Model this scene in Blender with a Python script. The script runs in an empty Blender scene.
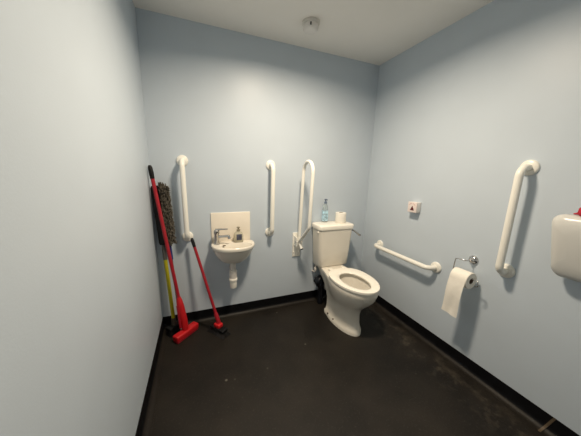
import bpy, bmesh, math, random
from mathutils import Vector, Matrix

random.seed(7)
S = bpy.context.scene
COL = S.collection
PI = math.pi

# ------------------------------------------------------------------ room
W = 2.052          # width (left wall x=0, right wall x=W)
H = 2.40           # ceiling height
YN = -2.62         # wall behind the viewer; far wall is y=0
FLOOR_COVE = 0.035
BASE_H = 0.10

# ------------------------------------------------------------------ materials
def mat(name, color, rough=0.5, metal=0.0, spec=0.5, noise=0.0, nscale=20, bump=0.0, bscale=60,
        coat=0.0, trans=0.0, ior=1.45, emit=None, estr=0.0):
    m = bpy.data.materials.new(name); m.use_nodes = True
    nt = m.node_tree; b = nt.nodes['Principled BSDF']
    b.inputs['Base Color'].default_value = (*color, 1)
    b.inputs['Roughness'].default_value = rough
    b.inputs['Metallic'].default_value = metal
    b.inputs['Specular IOR Level'].default_value = spec
    b.inputs['Coat Weight'].default_value = coat
    b.inputs['Transmission Weight'].default_value = trans
    b.inputs['IOR'].default_value = ior
    if emit:
        b.inputs['Emission Color'].default_value = (*emit, 1); b.inputs['Emission Strength'].default_value = estr
    tc = nt.nodes.new('ShaderNodeTexCoord')
    if noise > 0:
        n = nt.nodes.new('ShaderNodeTexNoise'); n.inputs['Scale'].default_value = nscale; n.inputs['Detail'].default_value = 5
        nt.links.new(tc.outputs['Object'], n.inputs['Vector'])
        r = nt.nodes.new('ShaderNodeMapRange')
        r.inputs['From Min'].default_value = 0.3; r.inputs['From Max'].default_value = 0.7
        r.inputs['To Min'].default_value = 1 - noise; r.inputs['To Max'].default_value = 1 + noise
        nt.links.new(n.outputs['Fac'], r.inputs['Value'])
        mx = nt.nodes.new('ShaderNodeMix'); mx.data_type = 'RGBA'; mx.blend_type = 'MULTIPLY'
        mx.inputs['Factor'].default_value = 1
        mx.inputs['A'].default_value = (*color, 1)
        nt.links.new(r.outputs['Result'], mx.inputs['B'])
        nt.links.new(mx.outputs['Result'], b.inputs['Base Color'])
    if bump > 0:
        n2 = nt.nodes.new('ShaderNodeTexNoise'); n2.inputs['Scale'].default_value = bscale; n2.inputs['Detail'].default_value = 4
        nt.links.new(tc.outputs['Object'], n2.inputs['Vector'])
        bp = nt.nodes.new('ShaderNodeBump'); bp.inputs['Strength'].default_value = bump; bp.inputs['Distance'].default_value = 0.002
        nt.links.new(n2.outputs['Fac'], bp.inputs['Height']); nt.links.new(bp.outputs['Normal'], b.inputs['Normal'])
    return m

WALLC = (0.540, 0.604, 0.668)
M = {}
M['wall'] = mat('blue_wall_paint', WALLC, rough=0.38, spec=0.30, noise=0.015, nscale=4, bump=0.12, bscale=160)
M['ceil'] = mat('ceiling_paint', (0.88, 0.85, 0.80), rough=0.9, spec=0.2, noise=0.015, nscale=3, bump=0.05, bscale=120)
M['base'] = mat('black_vinyl_upstand', (0.0045, 0.0045, 0.0055), rough=0.5, spec=0.18, noise=0.3, nscale=15, bump=0.05)
M['joint'] = mat('tan_joint_sealant', (0.10, 0.072, 0.045), rough=0.6, noise=0.2, nscale=60)
M['rail'] = mat('white_rail_enamel', (0.86, 0.84, 0.77), rough=0.28, spec=0.5, noise=0.01, nscale=8)
M['cer'] = mat('white_ceramic', (0.76, 0.715, 0.63), rough=0.16, spec=0.5, noise=0.02, nscale=5)
M['seat'] = mat('white_seat_plastic', (0.90, 0.86, 0.77), rough=0.25, noise=0.01, nscale=6)
M['tile'] = mat('cream_splashback', (0.84, 0.77, 0.66), rough=0.25, noise=0.03, nscale=9)
M['plastic'] = mat('white_plastic', (0.75, 0.73, 0.70), rough=0.35, noise=0.015, nscale=7)
M['trap'] = mat('white_pipe_plastic', (0.66, 0.62, 0.57), rough=0.35, noise=0.03, nscale=25)
M['disp'] = mat('dispenser_plastic', (0.63, 0.625, 0.595), rough=0.22, noise=0.01, nscale=5)
M['dispback'] = mat('dispenser_backing', (0.30, 0.29, 0.28), rough=0.45, noise=0.02, nscale=5)
M['chrome'] = mat('chrome', (0.56, 0.55, 0.54), rough=0.14, metal=1, noise=0.04, nscale=12)
M['brown'] = mat('brown_metal', (0.16, 0.12, 0.09), rough=0.35, metal=0.7, noise=0.1, nscale=30)
M['paper'] = mat('toilet_paper', (0.86, 0.82, 0.74), rough=0.95, spec=0.1, noise=0.03, nscale=30, bump=0.35, bscale=220)
M['card'] = mat('cardboard_core', (0.20, 0.15, 0.11), rough=0.9, noise=0.1, nscale=40)
M['red'] = mat('red_plastic', (0.52, 0.012, 0.016), rough=0.35, noise=0.05, nscale=20)
M['redpole'] = mat('red_handle', (0.34, 0.010, 0.020), rough=0.35, noise=0.05, nscale=20)
M['redbright'] = mat('red_cloth', (0.45, 0.012, 0.03), rough=0.8, noise=0.2, nscale=60, bump=0.4, bscale=200)
M['black'] = mat('black_plastic', (0.006, 0.006, 0.0065), spec=0.25, rough=0.5, noise=0.1, nscale=20)
M['bag'] = mat('black_bag_film', (0.006, 0.007, 0.010), rough=0.28, noise=0.1, nscale=20, bump=0.6, bscale=35)
M['yellow'] = mat('yellow_handle', (0.42, 0.38, 0.012), rough=0.4, noise=0.06, nscale=25)
M['greypole'] = mat('grey_metal_handle', (0.11, 0.10, 0.09), rough=0.4, metal=0.4, noise=0.08, nscale=25)
M['blue'] = mat('blue_plastic', (0.012, 0.025, 0.15), rough=0.4, noise=0.05)
M['socket'] = mat('brown_grey_socket', (0.07, 0.06, 0.045), rough=0.5, noise=0.15, nscale=30)
M['mop'] = mat('grey_brown_chenille', (0.085, 0.075, 0.060), rough=0.95, spec=0.1, noise=0.4, nscale=50)
M['bristle'] = mat('black_bristles', (0.012, 0.011, 0.011), rough=0.7, noise=0.3, nscale=80)
M['soap'] = mat('soap_bottle_plastic', (0.62, 0.58, 0.45), rough=0.2, noise=0.05, nscale=20, trans=0.25)
M['darklabel'] = mat('dark_blue_grey_label', (0.07, 0.075, 0.11), rough=0.4, noise=0.35, nscale=70)
M['khaki'] = mat('khaki_cap', (0.28, 0.25, 0.18), rough=0.4, noise=0.05)
M['clear'] = mat('clear_bottle', (0.66, 0.76, 0.80), rough=0.08, noise=0.03, nscale=14, trans=0.55)
M['bluelabel'] = mat('blue_white_label', (0.42, 0.62, 0.74), rough=0.35, noise=0.55, nscale=38)
M['pump'] = mat('slate_pump', (0.13, 0.17, 0.24), rough=0.3, noise=0.05)
M['detector'] = mat('detector_plastic', (0.80, 0.77, 0.73), rough=0.5, noise=0.02)
M['detbase'] = mat('detector_base', (0.70, 0.67, 0.62), rough=0.6, noise=0.02)
M['dark'] = mat('dark_slot', (0.03, 0.027, 0.025), rough=0.6, noise=0.05)
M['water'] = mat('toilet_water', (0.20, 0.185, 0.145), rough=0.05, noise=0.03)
M['inner'] = mat('shaded_glaze', (0.60, 0.56, 0.47), rough=0.2, noise=0.05, nscale=9)
M['pink'] = mat('call_plate_face', (0.80, 0.70, 0.66), rough=0.35, noise=0.02)
M['darkred'] = mat('dark_red_print', (0.10, 0.008, 0.010), rough=0.4, noise=0.05)
M['palered'] = mat('pale_red_print', (0.62, 0.36, 0.34), rough=0.4, noise=0.05)
M['lamp'] = mat('lamp_diffuser', (0.9, 0.9, 0.88), rough=0.5, noise=0.01, emit=(1.0, 0.95, 0.86), estr=3.0)

def floor_material():
    m = bpy.data.materials.new('dark_safety_vinyl'); m.use_nodes = True
    nt = m.node_tree; N = nt.nodes; L = nt.links; b = N['Principled BSDF']
    geo = N.new('ShaderNodeNewGeometry')
    def noise(scale, detail=4, rough=0.5):
        n = N.new('ShaderNodeTexNoise'); n.inputs['Scale'].default_value = scale
        n.inputs['Detail'].default_value = detail; n.inputs['Roughness'].default_value = rough
        L.new(geo.outputs['Position'], n.inputs['Vector']); return n
    def ramp(src, stops):
        r = N.new('ShaderNodeValToRGB'); e = r.color_ramp.elements
        e[0].position, e[0].color = stops[0][0], (*stops[0][1], 1)
        e[1].position, e[1].color = stops[-1][0], (*stops[-1][1], 1)
        for p, c in stops[1:-1]:
            x = e.new(p); x.color = (*c, 1)
        L.new(src, r.inputs['Fac']); return r
    def mix(fac, a, bcol):
        x = N.new('ShaderNodeMix'); x.data_type = 'RGBA'
        L.new(fac, x.inputs['Factor'])
        L.new(a, x.inputs['A'])
        if isinstance(bcol, tuple): x.inputs['B'].default_value = (*bcol, 1)
        else: L.new(bcol, x.inputs['B'])
        return x.outputs['Result']
    base = ramp(noise(2.6, 6, 0.6).outputs['Fac'], [(0.3, (0.0075, 0.0062, 0.0050)), (0.7, (0.0210, 0.0170, 0.0130))]).outputs['Color']
    fine = ramp(noise(90, 2).outputs['Fac'], [(0.58, (0, 0, 0)), (0.78, (0.5, 0.5, 0.5))]).outputs['Color']
    c = mix(fine, base, (0.05, 0.045, 0.036))
    # scattered specks of dirt
    v = N.new('ShaderNodeTexVoronoi'); v.inputs['Scale'].default_value = 6.5; v.inputs['Randomness'].default_value = 1
    L.new(geo.outputs['Position'], v.inputs['Vector'])
    sp = ramp(v.outputs['Distance'], [(0.0, (0.9, 0.9, 0.9)), (0.04, (0.7, 0.7, 0.7)), (0.07, (0, 0, 0))]).outputs['Color']
    spn = ramp(noise(3.1, 2).outputs['Fac'], [(0.50, (0, 0, 0)), (0.6, (1, 1, 1))]).outputs['Color']
    mu = N.new('ShaderNodeMath'); mu.operation = 'MULTIPLY'; L.new(sp, mu.inputs[0]); L.new(spn, mu.inputs[1])
    c = mix(mu.outputs[0], c, (0.16, 0.145, 0.12))
    # dried scuffing along the right-hand edge
    sx = N.new('ShaderNodeSeparateXYZ'); L.new(geo.outputs['Position'], sx.inputs[0])
    mr = N.new('ShaderNodeMapRange'); mr.inputs['From Min'].default_value = 1.72; mr.inputs['From Max'].default_value = 2.0
    L.new(sx.outputs['X'], mr.inputs['Value'])
    bandc = ramp(mr.outputs['Result'], [(0.0, (0, 0, 0)), (0.55, (1, 1, 1)), (1.0, (0.2, 0.2, 0.2))]).outputs['Color']
    sc = ramp(noise(9, 5, 0.65).outputs['Fac'], [(0.50, (0, 0, 0)), (0.68, (0.9, 0.9, 0.9))]).outputs['Color']
    m2 = N.new('ShaderNodeMath'); m2.operation = 'MULTIPLY'; L.new(bandc, m2.inputs[0]); L.new(sc, m2.inputs[1])
    c = mix(m2.outputs[0], c, (0.075, 0.062, 0.045))
    L.new(c, b.inputs['Base Color'])
    b.inputs['Roughness'].default_value = 0.5
    b.inputs['Specular IOR Level'].default_value = 0.22
    bn = noise(260, 2)
    bp = N.new('ShaderNodeBump'); bp.inputs['Strength'].default_value = 0.25; bp.inputs['Distance'].default_value = 0.002
    L.new(bn.outputs['Fac'], bp.inputs['Height']); L.new(bp.outputs['Normal'], b.inputs['Normal'])
    return m
M['floor'] = floor_material()

# ------------------------------------------------------------------ mesh helpers
def link(name, bm, m, parent=None, smooth=40, loc=None):
    bmesh.ops.recalc_face_normals(bm, faces=bm.faces[:])
    me = bpy.data.meshes.new(name); bm.to_mesh(me); bm.free()
    ms = m if isinstance(m, (list, tuple)) else [m]
    for x in ms: me.materials.append(x)
    for p in me.polygons: p.use_smooth = True
    me.set_sharp_from_angle(angle=math.radians(smooth))
    o = bpy.data.objects.new(name, me); COL.objects.link(o)
    if parent is not None:
        o.parent = parent
        o.matrix_parent_inverse = Matrix.Translation(parent.location).inverted()
    return o

def thing(name, label, cat, loc, group=None):
    o = bpy.data.objects.new(name, None); COL.objects.link(o)
    o.location = loc; o.empty_display_size = 0.05
    o['label'] = label; o['category'] = cat
    if group: o['group'] = group
    return o

def tag(o, label, cat, group=None):
    o['label'] = label; o['category'] = cat
    if group: o['group'] = group
    return o

def add_box(bm, lo, hi, bev=0.0, seg=3, mtx=None, mi=0):
    r = bmesh.ops.create_cube(bm, size=1.0)
    vs = r['verts']
    c = [(a + b) / 2 for a, b in zip(lo, hi)]; s = [abs(b - a) for a, b in zip(lo, hi)]
    for v in vs: v.co = Vector((v.co.x * s[0] + c[0], v.co.y * s[1] + c[1], v.co.z * s[2] + c[2]))
    fs = set(f for v in vs for f in v.link_faces)
    if bev > 0:
        es = list(set(e for v in vs for e in v.link_edges))
        rr = bmesh.ops.bevel(bm, geom=es, offset=bev, segments=seg, profile=0.5, affect='EDGES')
        vs = list(set(vs_ for f in rr['faces'] for vs_ in f.verts) | set(v for v in vs if v.is_valid))
        fs = set(f for v in vs for f in v.link_faces)
    if mtx is not None:
        for v in vs: v.co = mtx @ v.co
    for f in fs: f.material_index = mi
    return vs

def loft(bm, rings, cap0=True, cap1=True, mi=0, close=True):
    R = [[bm.verts.new(p) for p in ring] for ring in rings]
    n = len(R[0])
    for a, b in zip(R, R[1:]):
        for i in range(n if close else n - 1):
            j = (i + 1) % n
            f = bm.faces.new((a[i], a[j], b[j], b[i])); f.material_index = mi
    if cap0: f = bm.faces.new(R[0][::-1]); f.material_index = mi
    if cap1: f = bm.faces.new(R[-1]); f.material_index = mi
    return R

def fillet(pts, rad, n=8):
    pts = [Vector(p) for p in pts]
    out = [pts[0]]
    rads = rad if isinstance(rad, (list, tuple)) else [rad] * (len(pts) - 2)
    for i in range(1, len(pts) - 1):
        a, b, c = pts[i - 1], pts[i], pts[i + 1]
        d0 = (a - b).normalized(); d1 = (c - b).normalized()
        ang = d0.angle(d1)
        if ang > PI - 0.02: out.append(b); continue
        t = min(rads[i - 1] / math.tan(ang / 2), (a - b).length * .98, (c - b).length * .98)
        r = t * math.tan(ang / 2)
        cen = b + (d0 + d1).normalized() * (r / math.sin(ang / 2))
        p0 = b + d0 * t; p1 = b + d1 * t
        u = (p0 - cen); v = (p1 - cen); tot = u.angle(v); ax = u.cross(v).normalized()
        for k in range(n + 1):
            out.append(cen + Matrix.Rotation(tot * k / n, 3, ax) @ u)
    out.append(pts[-1])
    res = [out[0]]
    for p in out[1:]:
        if (p - res[-1]).length > 1e-5: res.append(p)
    return res

def tube(bm, path, rad, seg=14, mi=0, cap=True):
    P = [Vector(p) for p in path]
    rads = rad if isinstance(rad, (list, tuple)) else [rad] * len(P)
    T = []
    for i in range(len(P)):
        a = P[max(i - 1, 0)]; b = P[min(i + 1, len(P) - 1)]
        T.append((b - a).normalized())
    up = Vector((0, 0, 1)) if abs(T[0].z) < 0.9 else Vector((1, 0, 0))
    n = T[0].cross(up).normalized()
    rings = []
    for i, (p, t) in enumerate(zip(P, T)):
        n = (n - t * n.dot(t)).normalized(); b = t.cross(n)
        rings.append([p + (n * math.cos(2 * PI * k / seg) + b * math.sin(2 * PI * k / seg)) * rads[i] for k in range(seg)])
    loft(bm, rings, cap, cap, mi)

def frame(axis, origin=(0, 0, 0)):
    z = Vector(axis).normalized(); up = Vector((0, 0, 1)) if abs(z.z) < 0.95 else Vector((1, 0, 0))
    x = up.cross(z).normalized(); y = z.cross(x)
    m = Matrix((x, y, z)).transposed().to_4x4(); m.translation = Vector(origin)
    return m

def lathe(bm, prof, mtx, seg=32, mi=0, cap0=True, cap1=True):
    rings = [[mtx @ Vector((r * math.cos(2 * PI * k / seg), r * math.sin(2 * PI * k / seg), z)) for k in range(seg)] for r, z in prof]
    loft(bm, rings, cap0, cap1, mi)

def rrect(hx, hy, rad, n=6):
    pts = []
    for cxs, cys, a0 in ((1, 1, 0), (-1, 1, PI / 2), (-1, -1, PI), (1, -1, 1.5 * PI)):
        for k in range(n + 1):
            a = a0 + PI / 2 * k / n
            pts.append((cxs * (hx - rad) + rad * math.cos(a), cys * (hy - rad) + rad * math.sin(a)))
    return pts

def pan_ring(cx, z, yb, yc, yf, hw, hwb, n=72):
    """plan of a toilet rim: rounded bow in front, narrowing to a squared shelf of half-width hwb at the back"""
    out = []
    for k in range(n):
        a = 2 * PI * k / n; c, q = math.cos(a), math.sin(a)
        if q > 0:
            w = hwb + (hw - hwb) * (0.5 + 0.5 * math.cos(PI * min(1, q * 1.25)))
            x = math.copysign(w * max(0, 1 - q ** 9) ** (1 / 9), c) if abs(c) > 1e-6 else 0
            y = yc + (yb - yc) * q
        else:
            x = hw * c; y = yc + (yc - yf) * q
        out.append((cx + x, y, z))
    return out

def egg(cx, z, yb, yc, yf, hw, eb=0.55, ef=1.0, n=56):
    """closed ring: widest at yc, back (towards y=0) squarish, front rounded"""
    out = []
    for k in range(n):
        a = 2 * PI * k / n; c, s = math.cos(a), math.sin(a)
        e = eb if s > 0 else ef
        x = hw * math.copysign(abs(c) ** e, c)
        y = yc + (yb - yc) * abs(s) ** e if s > 0 else yc - (yc - yf) * abs(s) ** e
        out.append((cx + x, y, z))
    return out

# ------------------------------------------------------------------ setting
def struct(name, bm, m, smooth=40):
    o = link(name, bm, m, smooth=smooth); o['kind'] = 'structure'; return o
T = 0.12
def wall(name, lo, hi, m):
    bm = bmesh.new(); add_box(bm, lo, hi); return struct(name, bm, m)
wall('floor', (-T, YN - T, -T), (W + T, T, 0), M['floor'])
wall('ceiling', (-T, YN - T, H), (W + T, T, H + T), M['ceil'])
wall('wall_back', (-T, 0, 0), (W + T, T, H), M['wall'])
wall('wall_left', (-T, YN, 0), (0, 0, H), M['wall'])
wall('wall_right', (W, YN, 0), (W + T, 0, H), M['wall'])
wall('wall_front', (-T, YN - T, 0), (W + T, YN, H), M['wall'])

def baseboard(name, p0, p1, inward):
    """black vinyl upstand with a cove running out on to the floor"""
    prof = [(0.0, BASE_H), (0.004, BASE_H), (0.004, FLOOR_COVE)]
    r = FLOOR_COVE
    for k in range(1, 9):
        a = PI / 2 * k / 8
        prof.append((0.004 + r - r * math.cos(a), r - r * math.sin(a) + 0.0015))
    prof += [(0.004 + r + 0.01, 0.0012), (0.004 + r + 0.01, 0.0), (0.0, 0.0)]
    p0, p1, w = Vector(p0), Vector(p1), Vector(inward)
    bm = bmesh.new()
    loft(bm, [[p + w * d + Vector((0, 0, z)) for d, z in prof] for p in (p0, p1)])
    for fc in bm.faces:          # the cove is the floor vinyl turned up, the upstand above it is black
        if fc.calc_center_median().z < FLOOR_COVE * 0.55: fc.material_index = 1
    return struct(name, bm, [M['base'], M['floor']], smooth=30)
baseboard('baseboard_back', (0, 0, 0), (W, 0, 0), (0, -1, 0))
baseboard('baseboard_left', (0, YN, 0), (0, 0, 0), (1, 0, 0))
baseboard('baseboard_right', (W, 0, 0), (W, YN, 0), (-1, 0, 0))
# pale welded joint in the right-hand upstand
bm = bmesh.new()
r = FLOOR_COVE + 0.002
prof = [(0.006, BASE_H + 0.001), (0.0065, r)]
for k in range(1, 9):
    a = PI / 2 * k / 8; prof.append((0.0065 + r - r * math.cos(a), r - r * math.sin(a) + 0.004))
prof += [(0.052, 0.004)]
lean = lambda z: 0.028 * (BASE_H - z) / BASE_H
ring = lambda y: [Vector((W - d, y + lean(z), z)) for d, z in prof] + [Vector((W - d + 0.003, y + lean(z), max(z - 0.003, 0.0003))) for d, z in prof[::-1]]
loft(bm, [ring(-1.641), ring(-1.652)])
struct('trim_1', bm, M['joint'])

# ------------------------------------------------------------------ grab rails
RG = 'white wall grab rails'
def flange_bm(origin, axis, rad=0.043):
    bm = bmesh.new()
    lathe(bm, [(rad, 0.0), (rad, 0.006), (rad * .96, 0.0105), (rad * .82, 0.0145), (rad * .5, 0.016), (0.019, 0.0165)], frame(axis, origin), 36)
    return bm
def grab_rail(label, a, b, out, off=0.085, rad=0.019, bend=0.05):
    """bar between wall points a and b standing off along out"""
    a, b, out = Vector(a), Vector(b), Vector(out)
    t = thing('grab_rail', label, 'grab rail', (a + b) / 2, RG)
    bm = bmesh.new()
    tube(bm, fillet([a + out * 0.004, a + out * off, b + out * off, b + out * 0.004], bend, 10), rad, 20)
    link('bar', bm, M['rail'], t, 60)
    for p in (a, b):
        link('flange', flange_bm(p, out), M['rail'], t, 50)
    return t
grab_rail('white vertical grab rail on back wall between corner mops and basin', (0.229, 0, 1.415), (0.235, 0, 0.80), (0, -1, 0))
grab_rail('white vertical grab rail on back wall between basin and raised fold-up rail', (0.948, 0, 1.405), (0.944, 0, 0.79), (0, -1, 0))
grab_rail('white horizontal grab rail low on right wall beside the toilet', (W, -0.262, 0.645), (W, -0.880, 0.645), (-1, 0, 0))
grab_rail('white vertical grab rail on right wall between hanging paper roll and dispenser', (W, -1.314, 1.410), (W, -1.312, 0.80), (-1, 0, 0))

# fold-up support rail, raised
fx = 1.222
t = thing('fold_up_support_rail', 'white fold-up support rail with long loop raised upright beside toilet cistern', 'grab rail', (fx, 0, 0.64))
bm = bmesh.new(); add_box(bm, (fx - 0.042, -0.012, 0.515), (fx + 0.042, 0, 0.765), 0.006)
for zz in (0.565, 0.735):
    lathe(bm, [(0.008, 0), (0.008, 0.003), (0.004, 0.005)], frame((0, -1, 0), (fx - 0.028, -0.012, zz)), 12)
    lathe(bm, [(0.008, 0), (0.008, 0.003), (0.004, 0.005)], frame((0, -1, 0), (fx + 0.028, -0.012, zz)), 12)
link('wall_plate', bm, M['rail'], t)
bm = bmesh.new()
add_box(bm, (fx - 0.030, -0.085, 0.640), (fx - 0.020, -0.010, 0.735), 0.004)
add_box(bm, (fx + 0.020, -0.085, 0.640), (fx + 0.030, -0.010, 0.735), 0.004)
link('hinge_bracket', bm, M['rail'], t)
bm = bmesh.new(); tube(bm, [(fx - 0.036, -0.066, 0.688), (fx + 0.036, -0.066, 0.688)], 0.009, 14)
link('hinge_pin', bm, M['chrome'], t)
bm = bmesh.new()
p = [(fx, -0.068, 0.66), (fx + .003, -0.120, 1.442), (fx + .003, -0.306, 1.442), (fx, -0.280, 0.87), (fx, -0.085, 0.695)]
tube(bm, fillet(p, [0.0925, 0.0925, 0.06], 12), 0.0155, 18)
link('loop_bar', bm, M['rail'], t, 60)
bm = bmesh.new(); tube(bm, [(fx + .004, -0.084, 0.690), (fx + .008, -0.125, 0.632)], 0.0165, 18)
link('stop_tube', bm, M['rail'], t)
bm = bmesh.new(); tube(bm, [(fx + .008, -0.1246, 0.6326), (fx + .0083, -0.1282, 0.6274)], 0.0145, 18)
link('end_plug', bm, M['black'], t)

# ------------------------------------------------------------------ toilet
tx = 1.567          # cistern centre line
px_ = 1.553         # pan centre line
t = thing('toilet', 'white close-coupled toilet with open seat against back wall', 'toilet', (tx, -0.35, 0))
bm = bmesh.new()
secs = [  # z, centre, yb, yc, yf, hw, hwb
    (0.000, -.018, -0.235, -0.40, -0.662, 0.112, .10), (0.030, -.018, -0.235, -0.40, -0.662, 0.112, .10), (0.042, -.018, -0.245, -0.40, -0.652, 0.102, .09),
    (0.090, -.016, -0.250, -0.42, -0.632, 0.097, .088), (0.160, -.013, -0.245, -0.43, -0.620, 0.098, .088), (0.215, -.010, -0.225, -0.44, -0.632, 0.107, .092),
    (0.255, -.007, -0.200, -0.46, -0.666, 0.128, .098), (0.300, -.004, -0.160, -0.48, -0.712, 0.152, .106), (0.345, 0, -0.110, -0.49, -0.746, 0.170, .114),
    (0.390, 0, -0.060, -0.50, -0.762, 0.178, .120), (0.418, 0, -0.030, -0.50, -0.765, 0.180, .123), (0.428, 0, -0.032, -0.50, -0.762, 0.177, .121),
    (0.432, 0, -0.040, -0.50, -0.752, 0.168, .114)]
rings = [pan_ring(px_ + dx, z, yb, yc, yf, hw, hwb) for z, dx, yb, yc, yf, hw, hwb in secs]
inner = [(0.432, -0.345, -0.52, -0.712, 0.128), (0.420, -0.350, -0.52, -0.706, 0.122), (0.36, -0.365, -0.52, -0.69, 0.112),
         (0.30, -0.40, -0.50, -0.63, 0.085), (0.26, -0.42, -0.50, -0.585, 0.06)]
rings += [egg(px_, z, yb, yc, yf, hw, .9, 1.0, 72) for z, yb, yc, yf, hw in inner]
loft(bm, rings)
pan = link('pan', bm, M['cer'], t, 45)
bm = bmesh.new()
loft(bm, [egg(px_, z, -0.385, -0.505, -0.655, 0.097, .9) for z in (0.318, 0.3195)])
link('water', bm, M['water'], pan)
for yy in (-0.335, -0.43):
    bm = bmesh.new(); lathe(bm, [(0.009, 0), (0.009, 0.004), (0.005, 0.007)], frame((-1, 0, 0.25), (px_ - 0.121, yy, 0.036)), 14)
    link('fixing_cap', bm, M['brown'], pan)
# soil connector from pan to wall
bm = bmesh.new(); tube(bm, [(px_, -0.27, 0.20), (px_, -0.004, 0.19)], 0.052, 24)
link('soil_connector', bm, M['trap'], t, 60)
# seat ring
bm = bmesh.new()
ob, of_, ohw = -0.285, -0.772, 0.182
prof = [(0.02, 0.434), (0.0, 0.438), (-0.004, 0.445), (0.0, 0.4525), (0.012, 0.4565), (0.35, 0.458), (0.75, 0.4545), (0.95, 0.449), (1.0, 0.443), (0.98, 0.434)]
ib, if_, ihw = -0.372, -0.700, 0.106
def seat_ring(k, z):
    lerp = lambda a, b: a + (b - a) * k
    return egg(px_, z, lerp(ob, ib), lerp(-0.505, -0.535), lerp(of_, if_), lerp(ohw, ihw), lerp(.78, .9))
R = [seat_ring(k, z) for k, z in prof]
loft(bm, R + [R[0]], False, False)
seat = link('seat', bm, M['seat'], t, 45)
for s in (-1, 1):
    bm = bmesh.new(); add_box(bm, (px_ + s * 0.070 - 0.022, -0.325, 0.432), (px_ + s * 0.070 + 0.022, -0.240, 0.452), 0.006)
    link('hinge', bm, M['seat'], seat)
# cistern
bm = bmesh.new()
def rr_ring(z, hx, y0, y1, rad): return [(tx + x, (y0 + y1) / 2 + y, z) for x, y in rrect(hx, (y0 - y1) / 2, rad)]
loft(bm, [rr_ring(0.432, 0.150, -0.030, -0.160, 0.03), rr_ring(0.437, 0.163, -0.020, -0.172, 0.034), rr_ring(0.452, 0.168, -0.018, -0.178, 0.034),
          rr_ring(0.60, 0.176, -0.016, -0.188, 0.034), rr_ring(0.818, 0.187, -0.014, -0.198, 0.034)])
cis = link('cistern', bm, M['cer'], t, 40)
bm = bmesh.new()
loft(bm, [rr_ring(0.818, 0.188, -0.012, -0.200, 0.034), rr_ring(0.820, 0.193, -0.010, -0.206, 0.036), rr_ring(0.848, 0.196, -0.008, -0.210, 0.037),
          rr_ring(0.857, 0.193, -0.010, -0.207, 0.036), rr_ring(0.862, 0.185, -0.016, -0.200, 0.034), rr_ring(0.864, 0.16, -0.03, -0.18, 0.03)])
link('cistern_lid', bm, M['seat'], t, 40)
# chrome spatula lever on the right flank
bm = bmesh.new()
lathe(bm, [(0.017, 0), (0.017, 0.006), (0.012, 0.010), (0.008, 0.026)], frame((1, 0, 0), (tx + 0.1835, -0.135, 0.788)), 20)
tube(bm, [(tx + 0.208, -0.130, 0.790), (tx + 0.212, -0.17, 0.787), (tx + 0.217, -0.235, 0.770), (tx + 0.218, -0.262, 0.762)], [0.008, 0.008, 0.010, 0.012], 12)
lathe(bm, [(0.002, -0.006), (0.010, -0.004), (0.012, 0), (0.010, 0.004), (0.002, 0.006)], frame((0, 0, 1), (tx + 0.218, -0.264, 0.761)), 16)
link('flush_lever', bm, M['chrome'], t)['label'] = 'chrome flush lever'
bm = bmesh.new(); lathe(bm, [(0.014, 0), (0.014, 0.004), (0.010, 0.008), (0.003, 0.010)], frame((-1, 0, 0), (tx - 0.184, -0.160, 0.792)), 18)
link('plug_cap', bm, M['seat'], cis)
bm = bmesh.new()
tube(bm, [(tx - 0.148, -0.075, 0.433), (tx - 0.150, -0.075, 0.39)], 0.011, 14)
tube(bm, fillet([(tx - 0.150, -0.075, 0.39), (tx - 0.150, -0.075, 0.345), (tx - 0.150, -0.004, 0.335)], 0.02), 0.0075, 12)
lathe(bm, [(0.016, 0), (0.016, 0.022), (0.012, 0.025)], frame((0, 0, 1), (tx - 0.150, -0.075, 0.372)), 16)
link('inlet_valve', bm, M['trap'], t)

# black bag tucked behind the pan
bm = bmesh.new()
rnd = random.Random(3)
bag_c = [(0.002, 0.024, 0.0), (0.07, 0.030, 0.0), (0.13, 0.028, 0.0), (0.185, 0.030, 0.002), (0.215, 0.042, -0.014), (0.255, 0.052, -0.020), (0.29, 0.046, -0.018), (0.312, 0.022, -0.010)]
rings = []
for i, (z, rr_, dx) in enumerate(bag_c):
    ph = rnd.random() * 6
    rings.append([(1.472 + dx + rr_ * (1 + .14 * math.sin(5 * a + ph) + .08 * math.sin(9 * a + 2 * ph)) * math.cos(a),
                   -0.102 + rr_ * (1 + .14 * math.sin(5 * a + ph)) * math.sin(a), z + 0.001) for a in [2 * PI * k / 28 for k in range(28)]])
loft(bm, rings)
tag(link('plastic_bag', bm, M['bag'], None, 60), 'black plastic bag bundled upright on floor behind the toilet pan', 'bag')

# ------------------------------------------------------------------ bottle and spare roll on the cistern
bx, by, bz = 1.514, -0.036, 0.8645
t = thing('spray_bottle', 'clear slim bottle with blue label standing on the cistern lid', 'bottle', (bx, by, bz))
Z = lambda z: bz + z * 1.24
bm = bmesh.new()
def ov(z, hx, hy, rad): return [(bx + x, by + y, Z(z)) for x, y in rrect(hx, hy, rad)]
loft(bm, [ov(0, .024, .017, .012), ov(.004, .029, .021, .016), ov(.05, .030, .022, .018), ov(.10, .027, .021, .017), ov(.13, .021, .018, .015), ov(.146, .013, .013, .0125), ov(.152, .012, .012, .0115)])
link('bottle_body', bm, M['clear'], t, 50)
bm = bmesh.new()
loft(bm, [ov(.010, .0305, .0225, .0185), ov(.05, .0312, .0232, .0188), ov(.095, .0285, .0225, .018)], False, False)
link('bottle_label', bm, M['bluelabel'], t, 50)
bm = bmesh.new()
lathe(bm, [(.0145, .150), (.0145, .166), (.010, .170), (.006, .172), (.006, .182), (.014, .184), (.015, .193), (.010, .196)], frame((0, 0, 1), (bx, by, bz + .036)), 20)
tube(bm, [(bx, by, bz + .225), (bx + .006, by - .022, bz + .223)], .005, 10)
link('bottle_cap', bm, M['pump'], t, 40)

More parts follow.
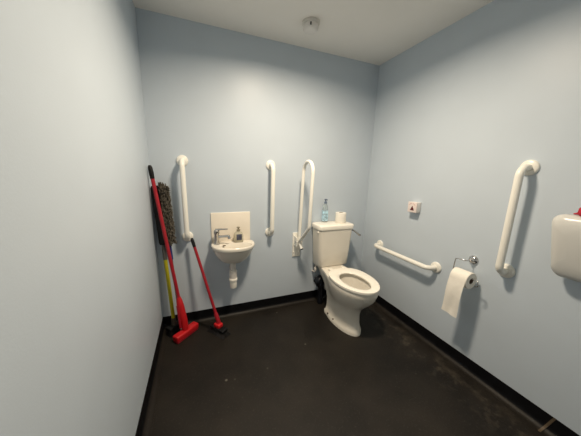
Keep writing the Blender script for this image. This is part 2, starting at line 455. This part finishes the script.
def paper_roll(bm, mtx, ro=.052, ri=.020, ln=.10, wob=0.0):
    lathe(bm, [(ri, 0.0), (ro * .97, 0.0), (ro, .004), (ro, ln - .004), (ro * .97, ln), (ri, ln)], mtx, 40, 0, False, False)
def core(bm, mtx, ri=.0202, ln=.10):
    lathe(bm, [(ri, 0.001), (ri, ln - .001), (ri - .0015, ln - .001), (ri - .0015, .001), (ri, .001)], mtx, 32, 0, False, False)
t = thing('toilet_roll', 'white spare toilet roll standing upright on the cistern lid', 'toilet roll', (1.656, -0.105, 0.8645))
bm = bmesh.new(); paper_roll(bm, frame((0, 0, 1), (1.656, -0.105, 0.8645)), .053); link('paper', bm, M['paper'], t, 40)
bm = bmesh.new(); core(bm, frame((0, 0, 1), (1.656, -0.105, 0.8645))); link('core', bm, M['card'], t, 40)

# ------------------------------------------------------------------ basin
bcx = 0.596
bm = bmesh.new(); add_box(bm, (0.422, -0.010, 0.700), (0.759, 0, 0.992), 0.004)
tag(link('splashback', bm, M['tile'], None), 'square cream splashback panel on back wall behind the basin taps', 'splashback')

t = thing('hand_basin', 'small white wall-hung hand basin under cream splashback', 'basin', (bcx, -0.01, 0.72))
bm = bmesh.new()
Y0 = -0.0105
bs = [  # z, yf, hw
    (0.568, -0.135, 0.062), (0.574, -0.155, 0.085), (0.600, -0.180, 0.120), (0.640, -0.206, 0.147), (0.680, -0.226, 0.165), (0.700, -0.235, 0.172),
    (0.705, -0.243, 0.178), (0.722, -0.247, 0.182), (0.729, -0.245, 0.181), (0.733, -0.241, 0.177)]
rings = [egg(bcx, z, Y0, -0.085, yf, hw, .42, .92) for z, yf, hw in bs]
icx = 0.618
inn = [(0.733, -0.088, -0.15, -0.230, 0.128), (0.726, -0.092, -0.15, -0.226, 0.123), (0.68, -0.100, -0.15, -0.212, 0.108), (0.63, -0.115, -0.15, -0.19, 0.080), (0.612, -0.13, -0.15, -0.17, 0.03)]
rings += [egg(icx, z, yb, yc, yf, hw, .85) for z, yb, yc, yf, hw in inn]
loft(bm, rings)
bas = link('bowl', bm, M['cer'], t, 40)
# waste and bottle trap
bm = bmesh.new()
q = frame((0, 0, 1), (bcx - 0.012, -0.115, 0))
lathe(bm, [(0.025, 0.572), (0.025, 0.522), (0.021, 0.518), (0.023, 0.516), (0.023, 0.50), (0.031, 0.497), (0.032, 0.470), (0.032, 0.425)][::-1], q, 28)
trap = link('bottle_trap', bm, M['trap'], t, 40)
bm = bmesh.new()
lathe(bm, [(0.034, 0.402), (0.036, 0.406), (0.036, 0.424), (0.033, 0.428)], q, 28)
link('trap_collar', bm, M['seat'], trap, 40)
bm = bmesh.new()
lathe(bm, [(0.018, 0.334), (0.027, 0.338), (0.030, 0.350), (0.031, 0.402)], q, 28)
link('trap_cup', bm, M['seat'], trap, 40)
bm = bmesh.new()
tube(bm, [(bcx - 0.012, -0.11, 0.485), (bcx - 0.012, -0.002, 0.485)], 0.018, 18)
link('waste_pipe', bm, M['trap'], trap)
bm = bmesh.new()
lathe(bm, [(0.013, 0), (0.012, .004), (0.006, .006)], frame((0, 0, 1), (0.515, -0.135, 0.7325)), 20)
tag(link('basin_plug', bm, M['brown'], None), 'small brown plug on the left of the basin rim in front of tap', 'plug')
# tap
tpx, tpy, tpz = 0.462, -0.075, 0.733
t = thing('mixer_tap', 'chrome lever mixer tap on left side of the basin', 'tap', (tpx, tpy, tpz))
bm = bmesh.new()
lathe(bm, [(0.026, 0), (0.026, 0.006), (0.021, 0.010), (0.020, 0.090), (0.023, 0.094), (0.023, 0.118), (0.017, 0.125)], frame((0, 0, 1), (tpx, tpy, tpz)), 28)
link('tap_body', bm, M['chrome'], t)
bm = bmesh.new()
tube(bm, fillet([(tpx, tpy, tpz + .064), (tpx + .092, tpy - .035, tpz + .074), (tpx + .098, tpy - .038, tpz + .052)], 0.006), 0.0125, 16)
link('spout', bm, M['chrome'], t)
bm = bmesh.new()
tube(bm, [(tpx - .008, tpy, tpz + .124), (tpx + .03, tpy - .012, tpz + .131), (tpx + .088, tpy - .03, tpz + .134)], [0.013, 0.008, 0.006], 12)
link('lever', bm, M['chrome'], t)
# soap bottle
sx, sy, sz = 0.645, -0.058, 0.7335
t = thing('soap_bottle', 'pale soap bottle with dark label standing on basin behind the bowl', 'bottle', (sx, sy, sz))
bm = bmesh.new()
def so(z, hx, hy, rad): return [(sx + x, sy + y, sz + z) for x, y in rrect(hx, hy, rad)]
loft(bm, [so(0, .036, .017, .014), so(.004, .041, .021, .018), so(.06, .041, .021, .018), so(.085, .032, .019, .017), so(.097, .014, .013, .0125), so(.103, .013, .013, .0125)])
link('bottle_body', bm, M['soap'], t, 50)
bm = bmesh.new(); add_box(bm, (sx - .020, sy - .0228, sz + .022), (sx + .026, sy - .0205, sz + .074), 0.001)
link('bottle_label', bm, M['darklabel'], t)
bm = bmesh.new()
lathe(bm, [(.016, .101), (.016, .113), (.007, .116), (.006, .126), (.015, .128), (.015, .135), (.010, .138)], frame((0, 0, 1), (sx, sy, sz)), 20)
link('pump', bm, M['khaki'], t, 40)

# ------------------------------------------------------------------ alarm reset plate
sy0, sz0 = -0.632, 1.088
t = thing('alarm_call_unit', 'small white square alarm unit with red triangle on right wall', 'alarm unit', (W, sy0, sz0))
bm = bmesh.new(); add_box(bm, (W - 0.046, sy0 - 0.043, sz0 - 0.043), (W, sy0 + 0.043, sz0 + 0.043), 0.005)
link('back_box', bm, M['plastic'], t)
bm = bmesh.new(); add_box(bm, (W - 0.054, sy0 - 0.0435, sz0 - 0.0435), (W - 0.046, sy0 + 0.0435, sz0 + 0.0435), 0.003)
link('face_plate', bm, M['pink'], t)
bm = bmesh.new()
xx = W - 0.0548
tri = [(0.020, -0.022), (-0.020, -0.022), (0.0, 0.016)]
loft(bm, [[(x_, sy0 - 0.002 + a, sz0 - 0.004 + b) for a, b in tri] for x_ in (xx, xx + 0.001)])
link('triangle_mark', bm, M['darkred'], t)['label'] = 'dark red triangle mark'
bm = bmesh.new()
for a0, a1 in ((0.15 * PI, 0.42 * PI), (0.58 * PI, 0.85 * PI)):
    pts = [(xx + .0006, sy0 + 0.031 * math.cos(a0 + (a1 - a0) * k / 8), sz0 + 0.004 + 0.028 * math.sin(a0 + (a1 - a0) * k / 8)) for k in range(9)]
    tube(bm, pts, 0.0022, 6)
link('ring_mark', bm, M['palered'], t)['label'] = 'pale red curved marks'

# ------------------------------------------------------------------ paper holder + roll
hy, hz = -1.128, 0.800
t = thing('paper_holder', 'chrome wire toilet paper holder with round wall rosette', 'paper holder', (W, hy, hz))
bm = bmesh.new()
lathe(bm, [(0.030, 0), (0.030, 0.006), (0.026, 0.012), (0.016, 0.018), (0.014, 0.030), (0.010, 0.033)], frame((-1, 0, 0), (W, hy, hz)), 32)
link('rosette', bm, M['chrome'], t)
rx, rz = W - 0.088, 0.684
ry0, ry1 = -1.080, -1.185       # far and near end of the roll
ax_z = rz + 0.0145
bm = bmesh.new()
wire = [(W - 0.026, hy, hz), (W - 0.075, hy, hz + 0.002), (W - 0.088, hy + 0.062, hz + 0.002), (rx, ry0 + 0.020, ax_z), (rx, ry1 - 0.038, ax_z), (rx, ry1 - 0.042, ax_z - 0.034), (rx, ry1 - 0.022, ax_z - 0.040)]
tube(bm, fillet(wire, [0.02, 0.012, 0.012, 0.01, 0.008], 6), 0.0032, 10)
link('wire_arm', bm, M['chrome'], t, 70)
t = thing('toilet_roll', 'white toilet roll on wall holder with loose sheet hanging down', 'toilet roll', (rx, (ry0 + ry1) / 2, rz))
q = frame((0, -1, 0), (rx, ry0, rz))
bm = bmesh.new(); paper_roll(bm, q, .055, .020, .105); link('paper', bm, M['paper'], t, 40)
bm = bmesh.new(); core(bm, q, .0202, .105); link('core', bm, M['card'], t, 40)
# hanging sheet: wraps over the roll front, then hangs and drifts towards the wall side
bm = bmesh.new()
cols = 8; prof = []
for k in range(7):
    a = PI / 2 + (PI / 2) * k / 6
    prof.append((rx + .0562 * math.cos(a), rz + .0562 * math.sin(a), 0))
for k in range(1, 13):
    s = k / 12
    prof.append((rx - .0562 - 0.006 * math.sin(s * 5) - 0.012 * s, rz - 0.255 * s, s))
rows = []
for x_, z_, s in prof:
    rows.append([bm.verts.new((x_ + 0.003 * math.sin(3 * j / cols * PI + 4 * s) * s, ry0 + 0.001 - (0.103) * j / cols + 0.012 * s, z_ - 0.012 * s * (1 - j / cols) * 0 - 0.010 * s * j / cols)) for j in range(cols + 1)])
for a, b in zip(rows, rows[1:]):
    for j in range(cols): bm.faces.new((a[j], a[j + 1], b[j + 1], b[j]))
link('loose_sheet', bm, M['paper'], t, 60)

# ------------------------------------------------------------------ dispenser at the right edge
dy0, dy1, dz0, dz1 = -1.480, -1.790, 0.880, 1.190
t = thing('paper_dispenser', 'large rounded white dispenser on right wall at right edge of view', 'dispenser', (W, (dy0 + dy1) / 2, dz0))
def dring(x, ins, rad):
    fwd = max(0.0, W - 0.055 - x) / 0.081      # the cover bellies out and falls back towards its foot
    return [(x + 0.050 * fwd * (0.5 - b / (dz1 - dz0)) ** 2, (dy0 + dy1) / 2 + a * (1 - (0.25 if a > 0 else 0.05) * (0.5 - b / (dz1 - dz0))), (dz0 + dz1) / 2 + b) for a, b in rrect((dy0 - dy1) / 2 - ins, (dz1 - dz0) / 2 - ins, rad, 10)]
bm = bmesh.new()
loft(bm, [dring(W, .010, .05), dring(W - .055, .010, .05)])
link('dispenser_back', bm, M['dispback'], t)
bm = bmesh.new()
loft(bm, [dring(W - .055, .004, .043), dring(W - .060, .0, .046), dring(W - .100, .001, .046), dring(W - .118, .008, .044), dring(W - .128, .020, .042), dring(W - .134, .042, .04), dring(W - .136, .075, .03)])
link('dispenser_cover', bm, M['disp'], t, 60)
bm = bmesh.new()
rnd = random.Random(5)
rings = []
for i, (z, rr_) in enumerate([(0, .022), (.012, .028), (.032, .027), (.050, .018), (.058, .007)]):
    rings.append([(W - 0.088 + rr_ * (1 + .25 * math.sin(3 * a + i)) * math.cos(a), -1.592 + rr_ * (1.0 + .25 * math.sin(4 * a + i)) * math.sin(a), dz1 + .0005 + z) for a in [2 * PI * k / 24 for k in range(24)]])
loft(bm, rings)
tube(bm, [(W - 0.088, -1.572, dz1 + .010), (W - 0.078, -1.554, dz1 + .007), (W - 0.076, -1.544, dz1 + .0045)], [0.007, 0.005, 0.003], 8)
tag(link('red_rag', bm, M['redbright'], None, 70), 'small red rag lying on top of the white dispenser', 'rag')

# ------------------------------------------------------------------ smoke detector
dcx, dcy = 1.138, -0.335
t = thing('smoke_detector', 'round off-white smoke detector on the ceiling', 'smoke detector', (dcx, dcy, H))
bm = bmesh.new(); lathe(bm, [(0.062, 0), (0.062, 0.012), (0.056, 0.018)], frame((0, 0, -1), (dcx, dcy, H)), 36)
link('detector_base', bm, M['detbase'], t)
bm = bmesh.new(); lathe(bm, [(0.050, 0.016), (0.054, 0.022), (0.054, 0.046), (0.046, 0.056), (0.030, 0.060)], frame((0, 0, -1), (dcx, dcy, H)), 36)
link('detector_body', bm, M['detector'], t)
bm = bmesh.new(); add_box(bm, (-0.005, -0.002, -0.010), (0.005, 0.004, 0.010), 0.002)
ang = math.atan2(-2.06 - dcy, 0.336 - dcx)
dv = Vector((math.cos(ang), math.sin(ang), 0))
mt = Matrix.Translation(Vector((dcx, dcy, H - 0.034)) + dv * 0.054) @ Matrix.Rotation(ang + PI / 2, 4, 'Z')
for v in bm.verts: v.co = mt @ v.co
link('detector_slot', bm, M['dark'], t)

# ------------------------------------------------------------------ cleaning tools in the left corner
CT = 'cleaning tools leaning in the left corner'
def pole(bm, a, b, rad, seg=12, mi=0): tube(bm, [Vector(a), Vector(b)], rad, seg, mi)
def lerp3(a, b, k): return Vector(a).lerp(Vector(b), k)
hd = Vector((0.146, 0.140, 0)).normalized()          # direction of the heads on the floor
hn = Vector((hd.y, -hd.x, 0))                        # across, away from the corner
def headbox(bm, c, ln, wd, z0, z1, bev=.006, mi=0):
    m = Matrix((hd, hn, Vector((0, 0, 1)))).transposed().to_4x4(); m.translation = Vector((c[0], c[1], 0))
    add_box(bm, (-ln / 2, -wd / 2, z0), (ln / 2, wd / 2, z1), bev, 3, m, mi)

# red flat mop
rt, rb = Vector((0.019, -0.105, 1.372)), Vector((0.184, -0.172, 0.055))
t = thing('red_mop', 'red-handled mop with wide red floor head and black grip', 'mop', (0.187, -0.172, 0), CT)
bm = bmesh.new(); pole(bm, lerp3(rt, rb, .06), lerp3(rt, rb, .80), 0.0130); link('handle', bm, M['redpole'], t)
bm = bmesh.new(); tube(bm, [rt, lerp3(rt, rb, .012), lerp3(rt, rb, .04), lerp3(rt, rb, .072)], [0.009, 0.0145, 0.0165, 0.0145], 14); link('grip', bm, M['black'], t)
bm = bmesh.new()
tube(bm, [lerp3(rt, rb, .78), lerp3(rt, rb, .80), lerp3(rt, rb, .84), lerp3(rt, rb, .93), rb], [0.015, 0.022, 0.028, 0.030, 0.024], 16); link('neck', bm, M['red'], t)
bm = bmesh.new(); headbox(bm, (0.187, -0.172), 0.215, 0.062, 0.014, 0.060, .010)
hp = link('head_plate', bm, M['red'], t)
bm = bmesh.new(); headbox(bm, (0.187, -0.172), 0.205, 0.056, 0.0005, 0.016, .004); link('sponge', bm, M['redpole'], hp)
bm = bmesh.new(); tube(bm, [lerp3(rt, rb, .82) - hd * .026 - Vector((0, 0, .01)), lerp3(rt, rb, .97) - hd * .040], 0.008, 8); link('squeeze_lever', bm, M['redpole'], t)

# yellow-handled broom
yb_, yt = Vector((0.095, -0.100, 0.075)), Vector((0.0575, -0.0555, 0.757))
t = thing('yellow_broom', 'yellow-handled broom with black head in the left corner', 'broom', (0.095, -0.1, 0), CT)
bm = bmesh.new(); pole(bm, lerp3(yb_, yt, .03), lerp3(yb_, yt, .83), 0.0142); link('handle', bm, M['yellow'], t)
bm = bmesh.new(); pole(bm, lerp3(yb_, yt, .825), yt, 0.0145); link('upper_handle', bm, M['greypole'], t)
bm = bmesh.new(); tube(bm, [lerp3(yb_, yt, .09), lerp3(yb_, yt, .02), yb_ - Vector((0, 0, .02))], [0.0165, 0.020, 0.022], 14); link('socket', bm, M['socket'], t)
bm = bmesh.new(); headbox(bm, (0.097, -0.103), 0.125, 0.055, 0.045, 0.075, .006); link('head_block', bm, M['black'], t)
bm = bmesh.new()
rnd = random.Random(2)
for i in range(15):
    for j in range(5):
        c = Vector((0.097, -0.103, 0.046)) + hd * (-.055 + .11 * i / 14) + hn * (-.021 + .042 * j / 4)
        e = c + hd * (rnd.uniform(-.003, .003) + (i - 7) * .0006) + hn * ((j - 2) * .002); e.z = 0.001
        tube(bm, [c, e], [0.0042, 0.0036], 5)
link('bristles', bm, M['bristle'], t)

# grey chenille mop standing head-up
mb, mt_ = Vector((0.152, -0.118, 0.004)), Vector((0.070, -0.040, 1.225))
t = thing('dust_mop', 'grey shaggy dust mop standing head up in the left corner', 'mop', (0.15, -0.12, 0), CT)
bm = bmesh.new(); pole(bm, lerp3(mb, mt_, .03), lerp3(mb, mt_, .72), 0.0095); link('pole', bm, M['greypole'], t)
bm = bmesh.new(); pole(bm, lerp3(mb, mt_, .0), lerp3(mb, mt_, .035), 0.011); link('end_cap', bm, M['plastic'], t)
bm = bmesh.new(); pole(bm, lerp3(mb, mt_, .52), lerp3(mb, mt_, .615), 0.0135); link('collar', bm, M['blue'], t)
d = (mt_ - mb).normalized()
side = Vector((0.97, -0.24, 0)); side = (side - d * side.dot(d)).normalized(); nor = d.cross(side)
def mp(k, a, b): return lerp3(mb, mt_, k) + side * a + nor * b
bm = bmesh.new()
rings = []
for k in (.625, .64, .985, 1.0):
    s = .8 if k in (.625, 1.0) else 1
    rings.append([mp(k, -0.040 + .025 * x / 1.0, 0 + .024 * y) for x, y in [(s, s), (-s, s), (-s, -s), (s, -s)]])
loft(bm, rings)
link('backing_plate', bm, M['black'], t)
bm = bmesh.new()
rings = []
for k in [.63 + .365 * i / 10 for i in range(11)]:
    s = .7 if k < .64 or k > .99 else 1
    rings.append([mp(k, 0.009 + .031 * s * math.cos(a), .021 * s * math.sin(a)) for a in [2 * PI * q_ / 16 for q_ in range(16)]])
loft(bm, rings)
rnd = random.Random(11)
for i in range(520):
    k = rnd.uniform(.63, .995); a = rnd.uniform(-PI * .62, PI * .62)
    p0 = mp(k, 0.009 + .029 * math.cos(a), .018 * math.sin(a))
    o_ = (side * math.cos(a) + nor * math.sin(a)); 
    p1 = p0 + o_ * .013 - Vector((0, 0, rnd.uniform(-.004, .006))) + d * rnd.uniform(-.006, .006)
    p2 = p1 + o_ * rnd.uniform(-.001, .010) - Vector((0, 0, rnd.uniform(.004, .014)))
    tube(bm, [p0, p1, p2], [.0048, .0052, .0030], 5)
for i in range(20):
    p0 = mp(.99, rnd.uniform(-.015, .032), rnd.uniform(-.016, .016))
    tube(bm, [p0, p0 + d * rnd.uniform(.016, .040) + side * rnd.uniform(-.010, .010)], [.0048, .0028], 5)
link('mop_pad', bm, M['mop'], t, 60)

# short red-handled brush leaning on the wall
st, sb = Vector((0.266, -0.062, 0.800)), Vector((0.446, -0.224, 0.078))
t = thing('floor_brush', 'red-handled floor brush with black head leaning beside the basin', 'brush', (0.43, -0.212, 0), CT)
bm = bmesh.new(); pole(bm, lerp3(st, sb, .09), lerp3(st, sb, .985), 0.0115); link('handle', bm, M['redpole'], t)
bm = bmesh.new(); tube(bm, [st, lerp3(st, sb, .015), lerp3(st, sb, .05), lerp3(st, sb, .10)], [0.007, 0.012, 0.0135, 0.0125], 14)
link('grip', bm, M['black'], t)
bm = bmesh.new(); tube(bm, [lerp3(st, sb, .86), lerp3(st, sb, .88), lerp3(st, sb, .99)], [0.012, 0.016, 0.018], 14); link('socket', bm, M['redpole'], t)
hd2 = Vector((0.60, -0.80, 0)).normalized(); hn2 = Vector((hd2.y, -hd2.x, 0))
m2 = Matrix((hd2, hn2, Vector((0, 0, 1)))).transposed().to_4x4(); m2.translation = Vector((0.440, -0.228, 0))
bm = bmesh.new(); add_box(bm, (-.080, -.030, .034), (.080, .030, .058), .007, 3, m2)
hb = link('head_block', bm, M['black'], t)
bm = bmesh.new(); add_box(bm, (-.034, -.026, .056), (.030, .026, .092), .010, 3, m2); link('head_clip', bm, M['red'], hb)
bm = bmesh.new()
rnd = random.Random(9)
for i in range(17):
    for j in range(5):
        c = Vector((-.068 + .136 * i / 16, -.020 + .040 * j / 4, .032)); e = c + Vector(((i - 8) * .0042 + rnd.uniform(-.004, .004), (j - 2) * .011 + rnd.uniform(-.003, .003), 0)); e.z = 0.001
        tube(bm, [m2 @ c, m2 @ e], [.0042, .0032], 5)
link('bristles', bm, M['bristle'], t)

# ------------------------------------------------------------------ ceiling light (above the viewer's frame) and lamps
lx, ly = 0.955, -0.95
t = thing('ceiling_light', 'round white ceiling light fitting above the middle of the room', 'ceiling light', (lx, ly, H))
bm = bmesh.new(); lathe(bm, [(0.165, 0), (0.165, 0.030), (0.155, 0.036), (0.150, 0.036), (0.150, 0.020)], frame((0, 0, -1), (lx, ly, H)), 48, 0, True, False)
link('rim', bm, M['plastic'], t)
bm = bmesh.new(); lathe(bm, [(0.150, 0.022), (0.149, 0.028), (0.10, 0.030)], frame((0, 0, -1), (lx, ly, H)), 48, 0, False, True)
link('diffuser', bm, M['lamp'], t)
ld = bpy.data.lights.new('lamp_glow', 'AREA'); ld.shape = 'DISK'; ld.size = 0.22; ld.energy = 33; ld.spread = math.radians(163); ld.color = (1.0, 0.845, 0.65)
lo = bpy.data.objects.new('lamp_glow', ld); COL.objects.link(lo); lo.location = (lx, ly, H - 0.036)

wd = bpy.data.worlds.new('World'); S.world = wd; wd.use_nodes = True
wd.node_tree.nodes['Background'].inputs['Color'].default_value = (0.5, 0.52, 0.55, 1)
wd.node_tree.nodes['Background'].inputs['Strength'].default_value = 0.05

# ------------------------------------------------------------------ camera
f, yaw, pitch, roll = 233.5401, 0.3776, 0.1965, 0.027
fw = Vector((math.sin(yaw) * math.cos(pitch), math.cos(yaw) * math.cos(pitch), -math.sin(pitch)))
r = Vector((math.cos(yaw), -math.sin(yaw), 0)); u = r.cross(fw)
r2 = math.cos(roll) * r + math.sin(roll) * u; u2 = -math.sin(roll) * r + math.cos(roll) * u
cd = bpy.data.cameras.new('camera'); cam = bpy.data.objects.new('camera', cd); COL.objects.link(cam)
mw = Matrix((r2, u2, -fw)).transposed().to_4x4(); mw.translation = Vector((0.33580, -2.06489, 1.35451))
cam.matrix_world = mw
cd.sensor_fit = 'HORIZONTAL'; cd.sensor_width = 36.0; cd.lens = 36.0 * f / 581.0; cd.clip_start = 0.02
S.camera = cam
S.view_settings.view_transform = 'Standard'; S.view_settings.look = 'None'
S.view_settings.exposure = 0.0; S.view_settings.gamma = 1.0
S.cycles.max_bounces = 12; S.cycles.diffuse_bounces = 8
